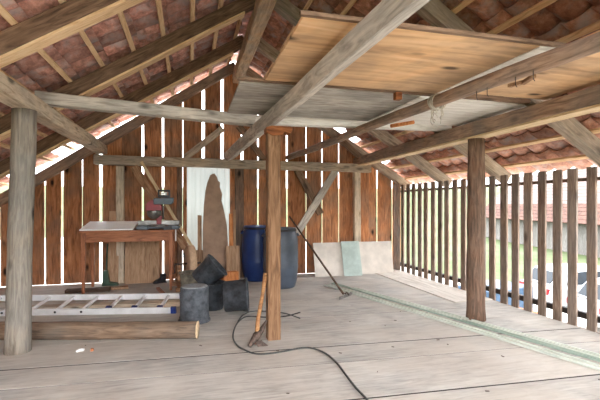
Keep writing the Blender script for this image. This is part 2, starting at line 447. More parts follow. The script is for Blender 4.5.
# ================================================================== ROOF TIMBERS
def rafter(side, Y, xe, w, h, mat, label, group):
    x1 = xe; p0 = Vector((RX, Y, RZ)); p1 = Vector((xe, Y, under(xe)-(.14 if side < 0 and Y > 7 else 0)))
    up = (side*sinA, 0, cosA)
    o = timber('rafter', p0, p1, w, h, mat, label, 'rafter', group, wob=.004, up=up)
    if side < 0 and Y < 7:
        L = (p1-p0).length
        b = timber_mesh(L-.3, w*1.0, .022, .002, z0=-.022).build('lit_underside_strip', M['batten'], o, M4=Matrix.Translation((.25, 0, 0)))  # added strip, its pale colour stands in for the lit rafter underside
        b['label'] = 'paler strip added for the lit underside'
    return o
gl = 'rafters of the roof slope over the table'; gr = 'rafters of the roof slope over the slatted wall'
LL = [(.55, 'rafter over the camera'), (.6, ''), (2.03, 'rafter of the table slope over the open front of the loft'), (3.46, 'thick dark rafter over the log post, closest to the camera on the table slope'),
      (4.91, 'second dark rafter on the table slope, crossing above the pale tie timber'),
      (6.23, 'third dark rafter on the table slope, between the second and the gable'),
      (7.42, 'gable rafter resting along the top of the back boards over the table')]
for Y, lb in LL[1:]:
    rafter(-1, Y, -3.85, .13, .15, M['rafter'] if Y < 7 else M['brown_beam'], lb or 'rafter of the table slope above the open loft, out past the top edge', gl)
RR = [(.15, 'rafter of the slatted side, over the open front of the loft'), (1.6, 'rafter of the slatted side, out past the top edge near the camera'),
      (3.22, 'weathered rafter foot running down to the slats in front of the dark round post'),
      (4.77, 'weathered rafter foot running down to the slats just behind the dark round post'),
      (6.08, 'thin weathered rafter of the slatted side, between the post and the gable'),
      (7.42, 'gable rafter on the slatted side, above the leaning sheets')]
for Y, lb in RR:
    rafter(1, Y, 4.2, .13, .15, M['rafter_pale'], lb, gr)

# ridge beam, two spliced lengths
rb = empty('ridge_purlin', (RX, 0, 3.50), label='tan ridge beam spliced from two lengths along the roof peak', cat='beam')
timber_mesh(4.9, .17, .2).build('beam_length', M['ridge'], rb, M4=Matrix.Translation((-.0, .6, 0)) @ Matrix.Rotation(rad(90), 4, 'Z'))
timber_mesh(2.2, .17, .2).build('beam_length', M['ridge'], rb, M4=Matrix.Translation((0, 5.48, 0.005)) @ Matrix.Rotation(rad(90), 4, 'Z'))

# purlins along the barn, on the posts
PT = 2.09
timber('purlin', (-1.42, .3, 2.145), (-1.42, 7.5, 2.145), .17, .145, M['tan_beam'], 'pale squared purlin resting on the log post beside the table', group='lengthwise purlins', wob=.008)
gp = tag(timber_mesh(7.3, .15, .15, .007, z0=-.075, taper=.64, roll=rad(22)).build('purlin', M['grey_beam'], M4=frame((.66, 7.45, 2.165), (.91, .9, 2.17))), 'silver grey purlin on the square centre post, running up over the camera', 'beam', 'lengthwise purlins')
timber('purlin', (3.09, .2, 2.075), (3.17, 7.5, 2.07), .17, .15, M['brown_beam'], 'brown squared purlin on the dark round post near the slatted wall', group='lengthwise purlins', wob=.005)
ul = timber_mesh(7.1, .165, .02, .003, z0=-.02).build('lit_underside_face', M['lath'], bpy.data.objects['purlin.002'], M4=Matrix.Translation((.05, 0, 0))); ul['label'] = 'paler strip added for the lit bottom face'  # added strip, paints the floor-lit bottom face of the purlin
pm = pole_mesh(7.11, .052, .05, .02).build('purlin_pole', M['brown_beam'], M4=frame((2.165, .4, 2.165), (1.79, 7.5, 2.185)))
tag(pm, 'slim round pole under the plywood, between the two squared purlins', 'pole')
# cross ties
timber('crossbeam', at(36, 104, z=2.30), at(264, 127, z=2.235)+Vector((0, .0, 0)), .14, .12, M['grey_beam'], 'pale squared tie timber from the log post purlin to the centre purlin', 'beam', wob=.004)
timber('crossbeam', (.74, 4.80, 2.245), (3.2, 4.57, 2.245), .11, .085, M['whitedeck'], 'pale tie timber behind the centre post under the grey loft boards', 'beam')
# timbers of the back wall
timber('crossbeam', (-1.50, 7.33, 1.965), (3.36, 7.33, 1.93), .16, .155, M['rafter_pale'], 'long brown rail beam across the back wall boards', 'beam', wob=.008)
def stud(x, w, mat, label, y=7.40, top=1.95):
    timber('wall_stud', (x, y, 0), (x, y, top), w, w*.8, mat, label, 'post', up=(0, -1, 0), z0=-w*.4, group='studs of the back wall')
stud(3.12, .13, M['tan_beam'], 'pale stud under the end of the back rail beam, behind the leaning sheets')
stud(.86, .15, M['post_dark'], 'dark stud beside the bright opening, behind the blue drum', top=1.94)
stud(-.17, .09, M['post_dark'], 'dark narrow stud on the table side of the bright opening')
stud(-1.12, .12, M['tan_beam'], 'pale brown stud behind the table')
timber('diagonal_brace', (-.84, 7.27, 1.97), (.02, 7.27, .55), .03, .13, M['brace'], 'brown diagonal brace above the mitre saw', 'brace', up=(1, 0, .6), z0=-.13, wob=.003)
timber('lath', (-.80, 7.225, 2.0), (.06, 7.1, .50), .03, .05, M['lath'], 'pale lath slanting down from the back rail above the saw', 'lath', up=(1, 0, .6), wob=.002)
timber('diagonal_brace', (1.86, 7.37, 1.93), (2.32, 7.37, 1.10), .05, .13, M['rafter'], 'dark brown diagonal brace under the back rail near the drums', 'brace', up=(1, 0, .5), wob=.004)
timber('diagonal_brace', (2.72, 7.31, 1.93), (1.96, 7.31, .75), .05, .13, M['grey_beam'], 'pale grey diagonal brace crossing in front of the darker brace', 'brace', up=(-1, 0, .6), wob=.004)
timber('diagonal_brace', (.60, 7.41, 2.62), (-.05, 7.41, 2.08), .06, .11, M['rafter_pale'], 'faded diagonal brace above the bright opening', 'brace', up=(-.6, 0, 1), wob=.004)
timber('diagonal_brace', (.8, 7.37, 2.68), (1.25, 7.37, 2.09), .05, .11, M['rafter'], 'dark diagonal brace in the gable over the blue drum', 'brace', up=(.6, 0, 1), wob=.004)
timber('collar_brace', (3.12, 7.25, 2.14), (2.62, 7.25, 2.55), .05, .11, M['rafter'], 'dark gable brace rising from the brown purlin end', 'brace', up=(.6, 0, 1), wob=.004)

# posts
pm = pole_mesh(2.145, .100, .096, .02, 20, .05, .06).build('timber_post', M['post_round'], M4=frame((-1.475, 4.17, 0), (-1.425, 4.17, 2.145), (0, 1, 0)))
tag(pm, 'peeled grey log post beside the ladder and the fallen pole', 'post')
pm = pole_mesh(2.055, .100, .095, .015, 20, .06, .12).build('timber_post', M['post_dark'], M4=frame((3.145, 4.0, 0), (3.155, 4.0, 2.055), (0, 1, 0)))
tag(pm, 'dark brown round post near the slatted wall', 'post')
cp = empty('timber_post', (.785, 3.94, 0), label='square sawn centre post with a carved top block', cat='post')
timber_mesh(2.0, .125, .125, .004, z0=-.0625).build('shaft', M['post_sq'], cp, M4=frame((0, 0, 0), (0, 0, 2.0), (0, -1, 0)))
mb = MB(); mb.prism([(-.085, .0), (-.085, .045), (-.03, .065), (.16, .065), (.175, .03), (.15, -.005), (.10, .01), (.08, -.02), (-.02, -.03)], -.06, .06)
mb.build('top_block', M['redwood'], cp, .004, M4=Matrix.Translation((0, -.02, 1.995)))

# ================================================================== LOFT BOARDS
def sheet(name, x0, x1, y0, y1, z, t, mat, label, cat, nplank=1, group=None, axis='x'):
    o = empty(name, (x0, y0, z), label=label, cat=cat, group=group) if False else None
    mb = MB()
    for k in range(nplank):
        a = (y1-y0)*k/nplank; b = (y1-y0)*(k+1)/nplank-(.006 if nplank > 1 else 0)
        mb.box(0, x1-x0, a, b, 0, t, R.random())
    o = mb.build(name, mat, bevel=.002); o.location = (x0, y0, z)
    return tag(o, label, cat, group)
sheet('plywood_sheet', .56, 2.05, 2.03, 3.13, 2.262, .02, M['ply'], 'big knotty plywood sheet lying over the grey purlin and round pole', 'plywood')
sheet('plywood_sheet', 2.22, 3.14, .9, 3.05, 2.262, .02, M['ply'], 'warm plywood sheet lying between the round pole and the brown purlin', 'plywood')
sheet('loft_deck', .38, 1.97, 3.24, 4.36, 2.262, .025, M['deck'], 'weathered grey board deck above the centre post', 'deck board', 4)
sheet('loft_deck', 1.99, 3.24, 3.30, 4.36, 2.262, .025, M['whitedeck'], 'pale grey board deck beside the brown purlin, behind the wood block', 'deck board', 3)
sheet('loft_board', .80, 2.9, 4.42, 4.74, 2.325, .025, M['whitedeck'], 'white board on the pale tie timber, past the grey deck', 'board')
timber('edge_batten', (.54, 2.012, 2.262), (2.22, 2.012, 2.262), .03, .022, M['rafter'], 'dark edge batten along the front of the big plywood sheet', 'batten')
timber('edge_batten', (.36, 3.185, 2.264), (2.2, 3.185, 2.264), .05, .02, M['rafter'], 'dark batten between the plywood and the grey deck', 'batten')
sheet('loft_board', 2.06, 2.21, 2.04, 3.12, 2.262, .02, M['whitedeck'], 'narrow white board between the big plywood sheet and the round pole', 'board')
timber('edge_batten', (2.24, 3.17, 2.255), (3.1, 3.2, 2.255), .05, .04, M['rafter'], 'dark batten at the end of the plywood by the brown purlin', 'batten')
def block(name, p, size, mat, label, rz=0., cat='wood block'):
    o = MB().box(-size[0]/2, size[0]/2, -size[1]/2, size[1]/2, 0, size[2], .5).build(name, mat, bevel=.003)
    o.location = p; o.rotation_euler = (0, 0, rz); return tag(o, label, cat)
block('wood_block', (1.72, 3.185, 2.20), (.06, .05, .062), M['redwood'], 'small wood block hanging under the plywood edge between purlin and pole')
o = pole_mesh(.30, .022, .020, 0, 10, .02).build('wooden_peg', M['orange'], M4=frame(at(391, 126, z=2.22), at(409, 123, z=2.22)))
tag(o, 'round wooden peg stuck under the pale deck beside the pole', 'peg')
hb = empty('hanging_batten', at(524, 82, z=2.13), rz=rad(70), label='short splintered stick nailed beneath the round pole', cat='stick')
MB().box(-.14, .02, -.015, .015, -.015, .01, .2).build('stick', M['brace'], hb, .003)
MB().box(.0, .11, -.015, .015, -.012, .012, .6, mat=Matrix.Rotation(rad(35), 4, 'Z')).build('stick_end', M['brace'], hb, .003)
# bent nails along the pole
for k, (px, py) in enumerate(((537, 58), (483, 80), (493, 75), (520, 92))):
    q = at(px, py, X=2.19-.053*2.2)
    o = MB().tube([(0, 0, 0), (0, 0, -.05), (.012, 0, -.065)], .003, 6).build('nail', M['rust']); o.location = (2.10-.053*q.y+.055, q.y, 2.13)
    tag(o, 'rusty bent nail sticking out of the round pole', 'nail', 'nails in the round pole')
# string tied round the pole
mb = MB(); c0 = at(437, 102, X=1.84)
cy = 3.07; cz = 2.172
for k in range(4):
    y = -.03+k*.02
    mb.tube([(math.cos(t)*.066, y+.01*math.sin(t*2+k), math.sin(t)*.066) for t in [2*math.pi*i/18 for i in range(18)]], .005, 6, closed=True)
for k in range(7):
    pts = []; x = R.uniform(-.04, .04); y = R.uniform(-.05, .05); L = R.uniform(.05, .15)
    for i in range(6): pts.append((x+R.uniform(-.015, .015), y+R.uniform(-.015, .015), -.05-L*i/5))
    mb.tube(pts, .004, 6)
o = mb.build('string', M['string']); o.location = (2.025, cy, cz); tag(o, 'frayed pale string knotted round the pole', 'string')

# ================================================================== TABLE
TBX, TBY, TBZ = -1.52, 6.53, .925
tb = empty('work_table', (TBX, TBY, 0), label='reddish brown wooden table with tapered legs by the back wall', cat='table')
W, D = 1.27, .66
MB().box(-.02, W+.03, -.04, D+.04, TBZ-.03, TBZ, .5).build('table_top', M['table'], tb, .005)
ap = MB(); ap.box(.05, W-.05, .02, .045, TBZ-.17, TBZ-.03, .5); ap.box(.05, W-.05, D-.045, D-.02, TBZ-.17, TBZ-.03, .5)
ap.box(.02, .045, .05, D-.05, TBZ-.17, TBZ-.03, .5); ap.box(W-.045, W-.02, .05, D-.05, TBZ-.17, TBZ-.03, .5)
ap.build('apron', M['table'], tb, .003)
for x, y in ((0, 0), (W-.06, 0), (0, D-.06), (W-.06, D-.06)):
    s = MB(); w0, w1 = .018, .032; cx, cy_ = x+.03, y+.03
    vs = [(cx+a*w, cy_+b*w, z) for z, w in ((0, w0), (TBZ-.2, w1), (TBZ-.03, w1)) for a, b in ((-1, -1), (1, -1), (1, 1), (-1, 1))]
    fs = [(i*4+k, i*4+(k+1) % 4, i*4+4+(k+1) % 4, i*4+4+k) for i in range(2) for k in range(4)]+[(3, 2, 1, 0), (8, 9, 10, 11)]
    s.add(vs, fs, .5); s.build('leg', M['tableleg'], tb, .004)
# board on the table
o = MB().box(0, .72, 0, .66, 0, .02, .5).build('panel', M['whiteboard'], bevel=.003)
o.matrix_world = Matrix.Translation((TBX-.01, TBY-.03, TBZ+.004)) @ Matrix.Rotation(rad(8), 4, 'X')
tag(o, 'white board propped at a slope on the wooden table', 'board')
block('wedge_block', (TBX+.35, TBY+.55, TBZ), (.5, .05, .07), M['panel'], 'wood strip under the raised edge of the white board')

# mitre saw
sw = empty('mitre_saw', M4=Matrix.Translation((TBX+1.05, TBY+.25, TBZ)) @ Matrix.Scale(1.2, 4), label='red and grey mitre saw standing on the table end', cat='mitre saw')
MB().box(-.27, .27, -.12, .14, .012, .035, .3).box(-.25, -.12, -.16, .16, .0, .05, .3).box(.12, .25, -.16, .16, 0, .05, .3).build('base', M['greyp'], sw, .006)
MB().lathe([(0, .03), (.12, .03), (.13, .045), (.12, .06), (0, .06)], 28).build('turntable', M['steel'], sw)
MB().box(-.26, -.03, .03, .05, .05, .11, .3).box(.03, .26, .03, .05, .05, .11, .3).build('fence', M['steel'], sw, .004)
MB().box(-.035, .035, .04, .13, .05, .17, .3).tube([(-.02, .1, .15), (-.03, .11, .25), (-.05, .10, .33)], [.035, .028, .03], 14).build('arm', M['redp'], sw, .004)
MB().tube([(.045, .10, .12), (.05, .10, .30)], .013, 12).tube([(.015, .13, .12), (.01, .13, .30)], .011, 12).build('slide_rods', M['steel'], sw)
g = MB(); g.prism([(.10*math.cos(t)-.02, .34+.10*math.sin(t)) for t in [math.pi*i/12 for i in range(13)]]+[(-.12, .30), (.08, .30)], -.03, .03)
g.build('blade_guard', M['redp'], sw, .004, M4=Matrix.Translation((-.04, .0, -.06)))
MB().lathe([(0, -.002), (.09, -.002), (.09, .002), (0, .002)], 32).build('blade', M['steel'], sw, M4=Matrix.Translation((-.06, -.0, .22)) @ Matrix.Rotation(rad(90), 4, 'X'))
MB().prism([(-.06, .32), (.15, .32), (.18, .34), (.19, .41), (-.06, .40)], -.07, .06).build('motor', M['greyp'], sw, .012)
MB().box(.0, .13, -.04, .04, .41, .44, .3).box(-.01, .01, -.04, .04, .41, .50, .3).box(.12, .14, -.04, .04, .41, .50, .3).box(-.01, .14, -.04, .04, .49, .51, .3).build('handle', M['blackp'], sw, .004)
MB().box(.03, .10, -.045, .045, .44, .475, .3).build('switch_block', M['alu'], sw, .003)
o = MB().prism([(-.07, 0), (.06, 0), (.05, .045), (-.02, .06), (-.06, .04)], -.05, .05).build('power_tool', M['blackp'], bevel=.006)
o.location = (TBX+1.01+.0-.36+.02, TBY+.10, TBZ+.0); tag(o, 'small black tool lying beside the saw base on the table', 'tool')
o.location = (TBX+1.2, TBY+.02, TBZ)
# strip of pale material hanging at the table end
o = MB().box(0, .012, 0, .10, -.18, .0, .4).build('scraps', M['paper']); o.location = (TBX+W+.032, TBY+.1, TBZ-.0)
o.name = 'paper_strip'; tag(o, 'pale paper strip hanging off the table end', 'paper')

# under and behind the table
def lean(name, x0, x1, h, ybase, ytop, mat, label, cat, t=.02, z0=0., poly=None, rz=0.):
    """upright board leaning back: foot at ybase, top touching ytop"""
    a = math.atan2(ytop-ybase, h); mb = MB()
    if poly: mb.prism(poly, 0, t)
    else: mb.box(0, x1-x0, 0, t, 0, h/math.cos(a), .5)
    o = mb.build(name, mat, bevel=.002)
    o.matrix_world = Matrix.Translation((x0, ybase, z0)) @ Matrix.Rotation(rz, 4, 'Z') @ Matrix.Rotation(-a, 4, 'X')
    return tag(o, label, cat)
lean('plywood_sheet', -1.04, -.50, .98, 7.28, 7.44, M['panel'], 'tan plywood panel leaning on the back wall beneath the saw', 'panel')
lean('board', -1.30, -1.14, 1.20, 7.30, 7.44, M['panel'], 'narrow brown board leaning behind the table', 'board')
p = at(66, 293, z=0); q = at(110, 291, z=0)
timber('board', p, q, .12, .05, M['hoe'], 'short brown board lying on the floor beneath the table', 'board', wob=.003)
gb = empty('long_handled_tool', at(104, 287, z=0)+Vector((0, .12, 0)), label='dark green handled scraper standing beneath the table', cat='tool')
MB().tube([(0, 0, .03), (.0, .1, .36), (.0, .16, .66)], [.014, .013, .012], 10).build('shaft', M['green'], gb)
MB().prism([(-.05, .0), (.20, 0), (.18, .035), (.06, .06), (.035, .24), (-.025, .24), (-.04, .07)], -.05, .05).build('blade', M['green'], gb, .006)
o = MB().box(-.16, .16, -.07, .07, 0, .03, .4).build('board_offcut', M['panel'], bevel=.004); o.location = at(117, 289, z=0); o.rotation_euler = (0, 0, .2)
tag(o, 'flat pale board offcut on the floor behind the green handled scraper', 'board')
for (px, py, w, d, rz, mat, lb) in ((46, 281, .50, .14, .25, 'whitedeck', 'pale flat board on the floor beside the log post'),):
    o = MB().box(-w/2, w/2, -d/2, d/2, 0, .025, .4).build('board_offcut', M[mat], bevel=.003); o.location = at(px, py, z=0); o.rotation_euler = (0, 0, rz); tag(o, lb, 'board')
# black boot-like grease gun below the saw
bt = empty('work_boot', M4=Matrix.Translation(at(160, 283, z=0)) @ Matrix.Rotation(.5, 4, 'Z') @ Matrix.Scale(.8, 4), label='small black boot on the floor behind the table leg', cat='boot')
MB().prism([(-.13, 0), (.12, 0), (.12, .10), (.06, .12), (.04, .18), (.115, .19), (.0, .19), (-.02, .09), (-.10, .07), (-.14, .03)][:2]+[(.12, .19), (.02, .19), (.0, .10), (-.08, .075), (-.135, .04)], -.045, .045).build('upper', M['blackp'], bt, .02)
MB().box(-.14, .125, -.05, .05, -.0, .02, .4).build('sole', M['blackp'], bt, .006)
for (a, b_, lb) in (((158, 289), (167, 299), 'reddish stick on the floor at the table leg'), ((176, 283), (184, 293), 'reddish stick on the floor beside the grindstone')):
    timber('wood_stick', at(*a, z=0), at(*b_, z=0), .05, .03, M['table'], lb, 'stick', wob=.002)

# grindstone on its wooden frame
gs = empty('grindstone', (-.05, 6.70, 0), rz=rad(10), label='round sandstone grinding wheel on a wooden frame beside the table', cat='grindstone')
rotY = Matrix.Rotation(rad(90), 4, 'Y')
MB().lathe([(.02, -.055), (.27, -.055), (.285, -.045), (.285, .045), (.27, .055), (.02, .055)], 40, rnd=.5).build('wheel', M['stone'], gs, M4=Matrix.Translation((.06, 0, .38)) @ rotY)
MB().tube([(-.18, 0, .38), (.22, 0, .38)], .016, 10).build('axle', M['rust'], gs)
MB().tube([(-.18, 0, .38), (-.18, 0, .24), (-.22, 0, .24)], .012, 8).build('crank', M['rust'], gs)
for s in (-1, 1):
    MB().box(-.14 if s < 0 else .15, -.09 if s < 0 else .2, -.03, .03, 0, .36, .5).build('upright', M['brace'], gs, .004)
MB().box(-.20, .24, -.28, -.22, .0, .06, .5).box(-.14, -.09, -.26, .26, .06, .12, .2).box(.15, .20, -.26, .26, .06, .12, .2).box(-.2, .24, .22, .28, 0, .06, .5).build('stand', M['brace'], gs, .004)

# opening: translucent plastic hung outside, bark board, boxes
mt, nt, b = new_mat('milky_plastic_film')
nt.nodes.remove(b); tr = nt.nodes.new('ShaderNodeBsdfTranslucent'); df = nt.nodes.new('ShaderNodeBsdfDiffuse'); ms = nt.nodes.new('ShaderNodeMixShader')
tr.inputs[0].default_value = (.44, .45, .435, 1); df.inputs[0].default_value = (.6, .6, .58, 1); ms.inputs[0].default_value = .25
nt.links.new(tr.outputs[0], ms.inputs[1]); nt.links.new(df.outputs[0], ms.inputs[2]); nt.links.new(ms.outputs[0], nt.nodes['Material Output'].inputs[0])
mb = MB(); n = 48; vs = []; fs = []
for j in range(2):
    for i in range(n+1):
        x = -.12+.9*i/n; vs.append((x, 7.57+.010*math.sin(i*1.1)+.004*math.sin(i*2.7), .42+1.64*j))
for i in range(n): fs.append((i, i+1, n+2+i, n+1+i))
mb.add(vs, fs, .5, True)
o = mb.build('plastic_sheet', mt); so = o.modifiers.new('s', 'SOLIDIFY'); so.thickness = .001
tag(o, 'milky corrugated plastic sheet covering the bright wall opening', 'plastic sheet')
poly = [(0, 0), (.42, 0), (.43, .6), (.41, .95), (.37, 1.18), (.32, 1.38), (.335, 1.5), (.29, 1.62), (.30, 1.70), (.26, 1.73), (.25, 1.79), (.20, 1.86), (.13, 1.83), (.08, 1.70), (.045, 1.55), (.02, 1.3), (.0, .9)]
lean('bark_slab', .215, 0, 1.8, 7.22, 7.34, M['cardboard'], 'tall brown slab with ragged rounded top leaning in the bright opening', 'slab', .025, poly=poly)
lean('plank', .13, .20, 1.12, 7.28, 7.42, M['panel'], 'narrow brown plank beside the ragged slab', 'plank')
lean('plank', .665, .73, 1.15, 7.22, 7.33, M['orange'], 'narrow bright orange plank between the ragged slab and the blue drum', 'plank')
lean('plank', .74, .78, 1.22, 7.20, 7.31, M['panel'], 'thin brown plank right against the bright orange plank', 'plank')
lean('low_board', .60, .83, .60, 7.02, 7.12, M['panel'], 'low brown board leaning beside the blue drum', 'board')

# ================================================================== DRUMS
def drum(x, y, body, lid, label, r=.28, h=.94):
    d = empty('plastic_drum', (x, y, 0), label=label, cat='drum', group='tall lidded plastic drums')
    prof = [(0, 0), (r*.80, 0), (r*.84, .02), (r*.93, .12), (r*.985, .28), (r*.99, .30), (r, .32), (r, .34), (r*.99, .36), (r, .55), (r*.99, .70), (r*.96, .80), (r*.89, .87), (r*.86, h-.05), (r*.86, h-.03)]
    MB().lathe(prof, 40).build('body', body, d)
    MB().lathe([(0, h-.012), (r*.70, h-.012), (r*.74, h), (r*.86, h), (r*.885, h-.01), (r*.885, h-.035), (r*.84, h-.035)], 40).build('lid', body, d)
    MB().lathe([(r*.86, h-.055), (r*.90, h-.055), (r*.91, h-.04), (r*.90, h-.022), (r*.86, h-.022)], 40).build('clamp_ring', lid, d)
    for s in (-1, 1):
        MB().tube([(s*r*.93, -.07, h-.09), (s*r*1.03, -.05, h-.13), (s*r*1.04, .05, h-.13), (s*r*.93, .07, h-.09)], .011, 8).build('handle', body, d)
    return d
drum(1.15, 7.13, M['bluedrum'], M['blackp'], 'deep blue lidded drum behind the greyer drum')
drum(1.40, 6.42, M['greydrum'], M['blackp'], 'grey blue lidded drum standing behind the centre post')

# ================================================================== BUCKETS
def bucket(label, mat, M4, r0=.145, r1=.175, h=.36, crust=None, bail=True):
    e = empty('mortar_bucket', M4=M4, label=label, cat='bucket', group='mortar buckets by the ladder')
    MB().lathe([(0, 0), (r0-.01, 0), (r0, .01), (r1*.97, h*.86), (r1*.97+.006, h*.87), (r1*.985, h-.02), (r1+.012, h-.018), (r1+.012, h), (r1-.004, h), (r0-.006, .012), (0, .012)], 36).build('shell', mat, e)
    if crust:
        MB().lathe([(0, -.006), (r0*.5, -.006), (r0*.55, -.010), (r0*.88, -.010), (r0*.93, -.002), (r0*.93, .002), (0, .002)], 36).build('crusted_base', crust, e)
    if bail:
        MB().tube([((r1+.012)*math.cos(t), (r1+.012)*math.sin(t)*.35-.0, h-.03-.12*math.sin(t)*0-abs((r1)*math.sin(t))*.75) for t in [math.pi*i/14 for i in range(15)]], .004, 6).build('bail', M['steel'], e)
    return e
T = Matrix.Translation; Rx = lambda a: Matrix.Rotation(rad(a), 4, 'X'); Ry = lambda a: Matrix.Rotation(rad(a), 4, 'Y'); Rz = lambda a: Matrix.Rotation(rad(a), 4, 'Z')
bucket('pale crusted bucket turned upside down at the ladder end', M['bucket_pale'], T((.05, 4.77, .385)) @ Rx(180), .155, .165, .385, crust=plain('dried_mortar', (150, 152, 154), .9, scale=18, bump=.4, col2=(112, 116, 120)), bail=False)
bucket('upright dark bucket beneath the tilted one', M['bucket'], T((.27, 5.27, 0)), .14, .165, .33, bail=False)
bucket('dark bucket tipped over on top of the upright one', M['bucket'], T((.115, 5.30, .345)) @ Rz(-8) @ Ry(48), .14, .165, .31)
bucket('dark bucket lying on its side nearest the centre post', M['bucket'], T((.40, 4.98, .205)) @ Rz(-10) @ Ry(86), .18, .19, .28)
bucket('dusty brown tub with pale rim behind the upturned bucket', M['tub_rim'], T((.04, 5.72, 0)), .15, .17, .40, bail=False)
o = block('wood_block', tuple(at(230, 283, z=0).xy)+(0,), (.26, .12, .19), M['orange'], 'orange brown wood block behind the buckets', rz=.3)

# ================================================================== LADDER
ax = Vector((1.62, -.335, 0)).normalized(); ang = math.atan2(ax.y, ax.x)
tilt = rad(9)
LM = T((-.17, 5.16, .0)) @ Matrix.Rotation(ang, 4, 'Z') @ Matrix.Rotation(tilt, 4, 'X')
ld = empty('ladder', M4=LM, label='aluminium ladder with blue end caps lying behind the fallen pole', cat='ladder')
Lr = 2.75; wl = .46
for k, y in enumerate((0, wl)):
    r_ = MB(); r_.box(-Lr, 0, y-.014, y+.014, .0, .075, .5); r_.build('rail', M['alu'], ld, .004)
    MB().box(-.05, .012, y-.02, y+.02, -.002, .08, .5).build('end_cap', M['bluecap'], ld, .004)
    MB().box(-Lr-.012, -Lr+.05, y-.02, y+.02, -.002, .08, .5).build('end_cap', M['bluecap'], ld, .004)
for k in range(9):
    x = -.19-.30*k
    if x > -Lr+.1:
        g = MB().box(x-.018, x+.018, .014, wl-.014, .030, .062, .5).build('rung', M['alu'], ld, .006)
        if k < 3:
            MB().box(x-.03, x+.03, .012, .06, .022, .082, .5).build('rung_collar', M['bluecap'], g)
        if k > 2:
            s_ = MB().lathe([(0, 0), (.014, 0), (.014, .002), (0, .002)], 14, mat=T((x, -.0145, .04)) @ Rx(90)); s_.build('rung_hole', M['blackp'], g)
# second ladder section seen beyond, rails only short
timber('packing_board', (-1.9, 5.72, 0), (-.05, 5.55, 0), .16, .055, M['tan_beam'], 'tan board packed beneath the raised rail of the ladder', 'board')

# fallen pole
fp = empty('fallen_pole', (.07, 4.135, .082), label='thick barked wooden pole lying on the floor in front of the ladder', cat='pole')
pm_ = pole_mesh(2.9, .082, .088, .02, 18, .05)
fr = frame((0, 0, 0), (-2.8, .68, 0))
pm_.build('trunk', M['log'], fp, M4=fr)
MB().lathe([(0, 0), (.083, 0), (.085, .004), (0, .006)], 24, mat=Rz(-14) @ Ry(90)).build('sawn_end', M['logend'], fp)

# ================================================================== PICKAXE
A = Vector((.60, 3.80, .05)); Bp = Vector((.708, 3.93, .64))
pk = empty('pickaxe', A, label='short handled pickaxe leaning against the centre post', cat='pickaxe')
h = Bp-A
MB().tube([h*0, h*.3+Vector((-.012, 0, 0)), h*.7+Vector((.0, 0, 0)), h], [.024, .019, .018, .022], 12).build('handle', M['handle'], pk)
hd = MB(); pts = []
for i in range(11):
    t = i/10; x = -.13+.27*t
    pts.append((x, -.02-(x*.25), .02+.9*x*x*1.5-.02))
hd.tube([(-.06, -.05, -.03), (-.03, -.03, .0), (0, 0, .025), (.04, .02, .06), (.08, .04, .12)], [.012, .022, .03, .02, .006], 8)
hd.prism([(-.02, 0), (.03, .0), (.09, -.05), (.06, -.045), (.0, -.04)], -.05, -.03)
hd.build('head', M['rust'], pk, .002, M4=Matrix.Scale(1.3, 4))

# ================================================================== HOE
A = Vector((2.09, 5.38, .03)); B_ = Vector((1.53, 6.36, 1.12))
ho = empty('hoe', A, label='long dark handled hoe leaning on the grey blue drum', cat='hoe')
h = B_-A
MB().tube([h*.02, h*.5, h], [.016, .015, .013], 12).build('handle', M['hoe'], ho)
MB().prism([(-.13, -.03), (.10, .0), (.13, .03), (.10, .045), (-.03, .02), (-.12, .01)], -.03, -.012, mat=Rz(25)).build('blade', M['steel'], ho, .002)
MB().tube([(0, 0, .03), (.02, -.02, .05), (.05, -.03, .02)], .012, 8).build('neck', M['rust'], ho)

# ================================================================== CABLE
px = [(300, 313), (285, 317), (268, 318), (248, 317), (240, 321), (235, 328), (233, 338), (237, 346), (245, 351), (255, 354.5), (268, 354.5), (285, 352), (300, 349), (312, 349), (325, 354), (336, 363), (346, 376), (356, 389), (368, 402), (380, 420)]
P_ = [at(x, y, z=0) for x, y in px]
def smooth(P, n=4):
    out = []
    for i in range(len(P)-1):
        a, b, c, d = P[max(i-1, 0)], P[i], P[i+1], P[min(i+2, len(P)-1)]
        for k in range(n):
            t = k/n
            out.append(.5*((2*b)+(c-a)*t+(2*a-5*b+4*c-d)*t*t+(3*b-a-3*c+d)*t**3))
    return out+[P[-1]]
mb = MB(); mb.tube([p+Vector((0, 0, .008)) for p in smooth(P_)], .0075, 8)
P2 = [at(x, y, z=0) for x, y in ((300, 319), (285, 314), (268, 312), (252, 312), (243, 316), (238, 322))]
mb.tube([p+Vector((0, 0, .008)) for p in smooth(P2)], .007, 8)
tag(mb.build('cable', M['cable']), 'grey cable looping across the floor round the pickaxe', 'cable')

# ================================================================== PALE GREEN LATHS
def lath(p, q, w, h, mat, lb, z=0.):
    p = Vector((p[0], p[1], z)); q = Vector((q[0], q[1], z)); L = (q-p).length
    m_ = MB(); m_.box(0, L, -w/2, w/2, 0, h*.45, .4); m_.box(0, L, -w/2, -w/2+.012, h*.45, h, .4); m_.box(0, L, w/2-.012, w/2, h*.45, h, .4)
    o = m_.build('cover_lath', mat, M4=frame(p, q)); tag(o, lb, 'lath', 'pale green laths on the floor')
lath((2.13, 6.30), (3.36, 1.7), .085, .022, M['greenlath'], 'pale green grooved lath on the floor, closest to the cable')
lath((2.28, 6.45), (3.50, 1.9), .06, .016, M['greenlath2'], 'darker green lath in the middle of the floor bundle')
lath((2.44, 5.95), (3.66, 1.7), .085, .022, M['greenlath'], 'pale green grooved lath on the floor, closest to the dark round post')

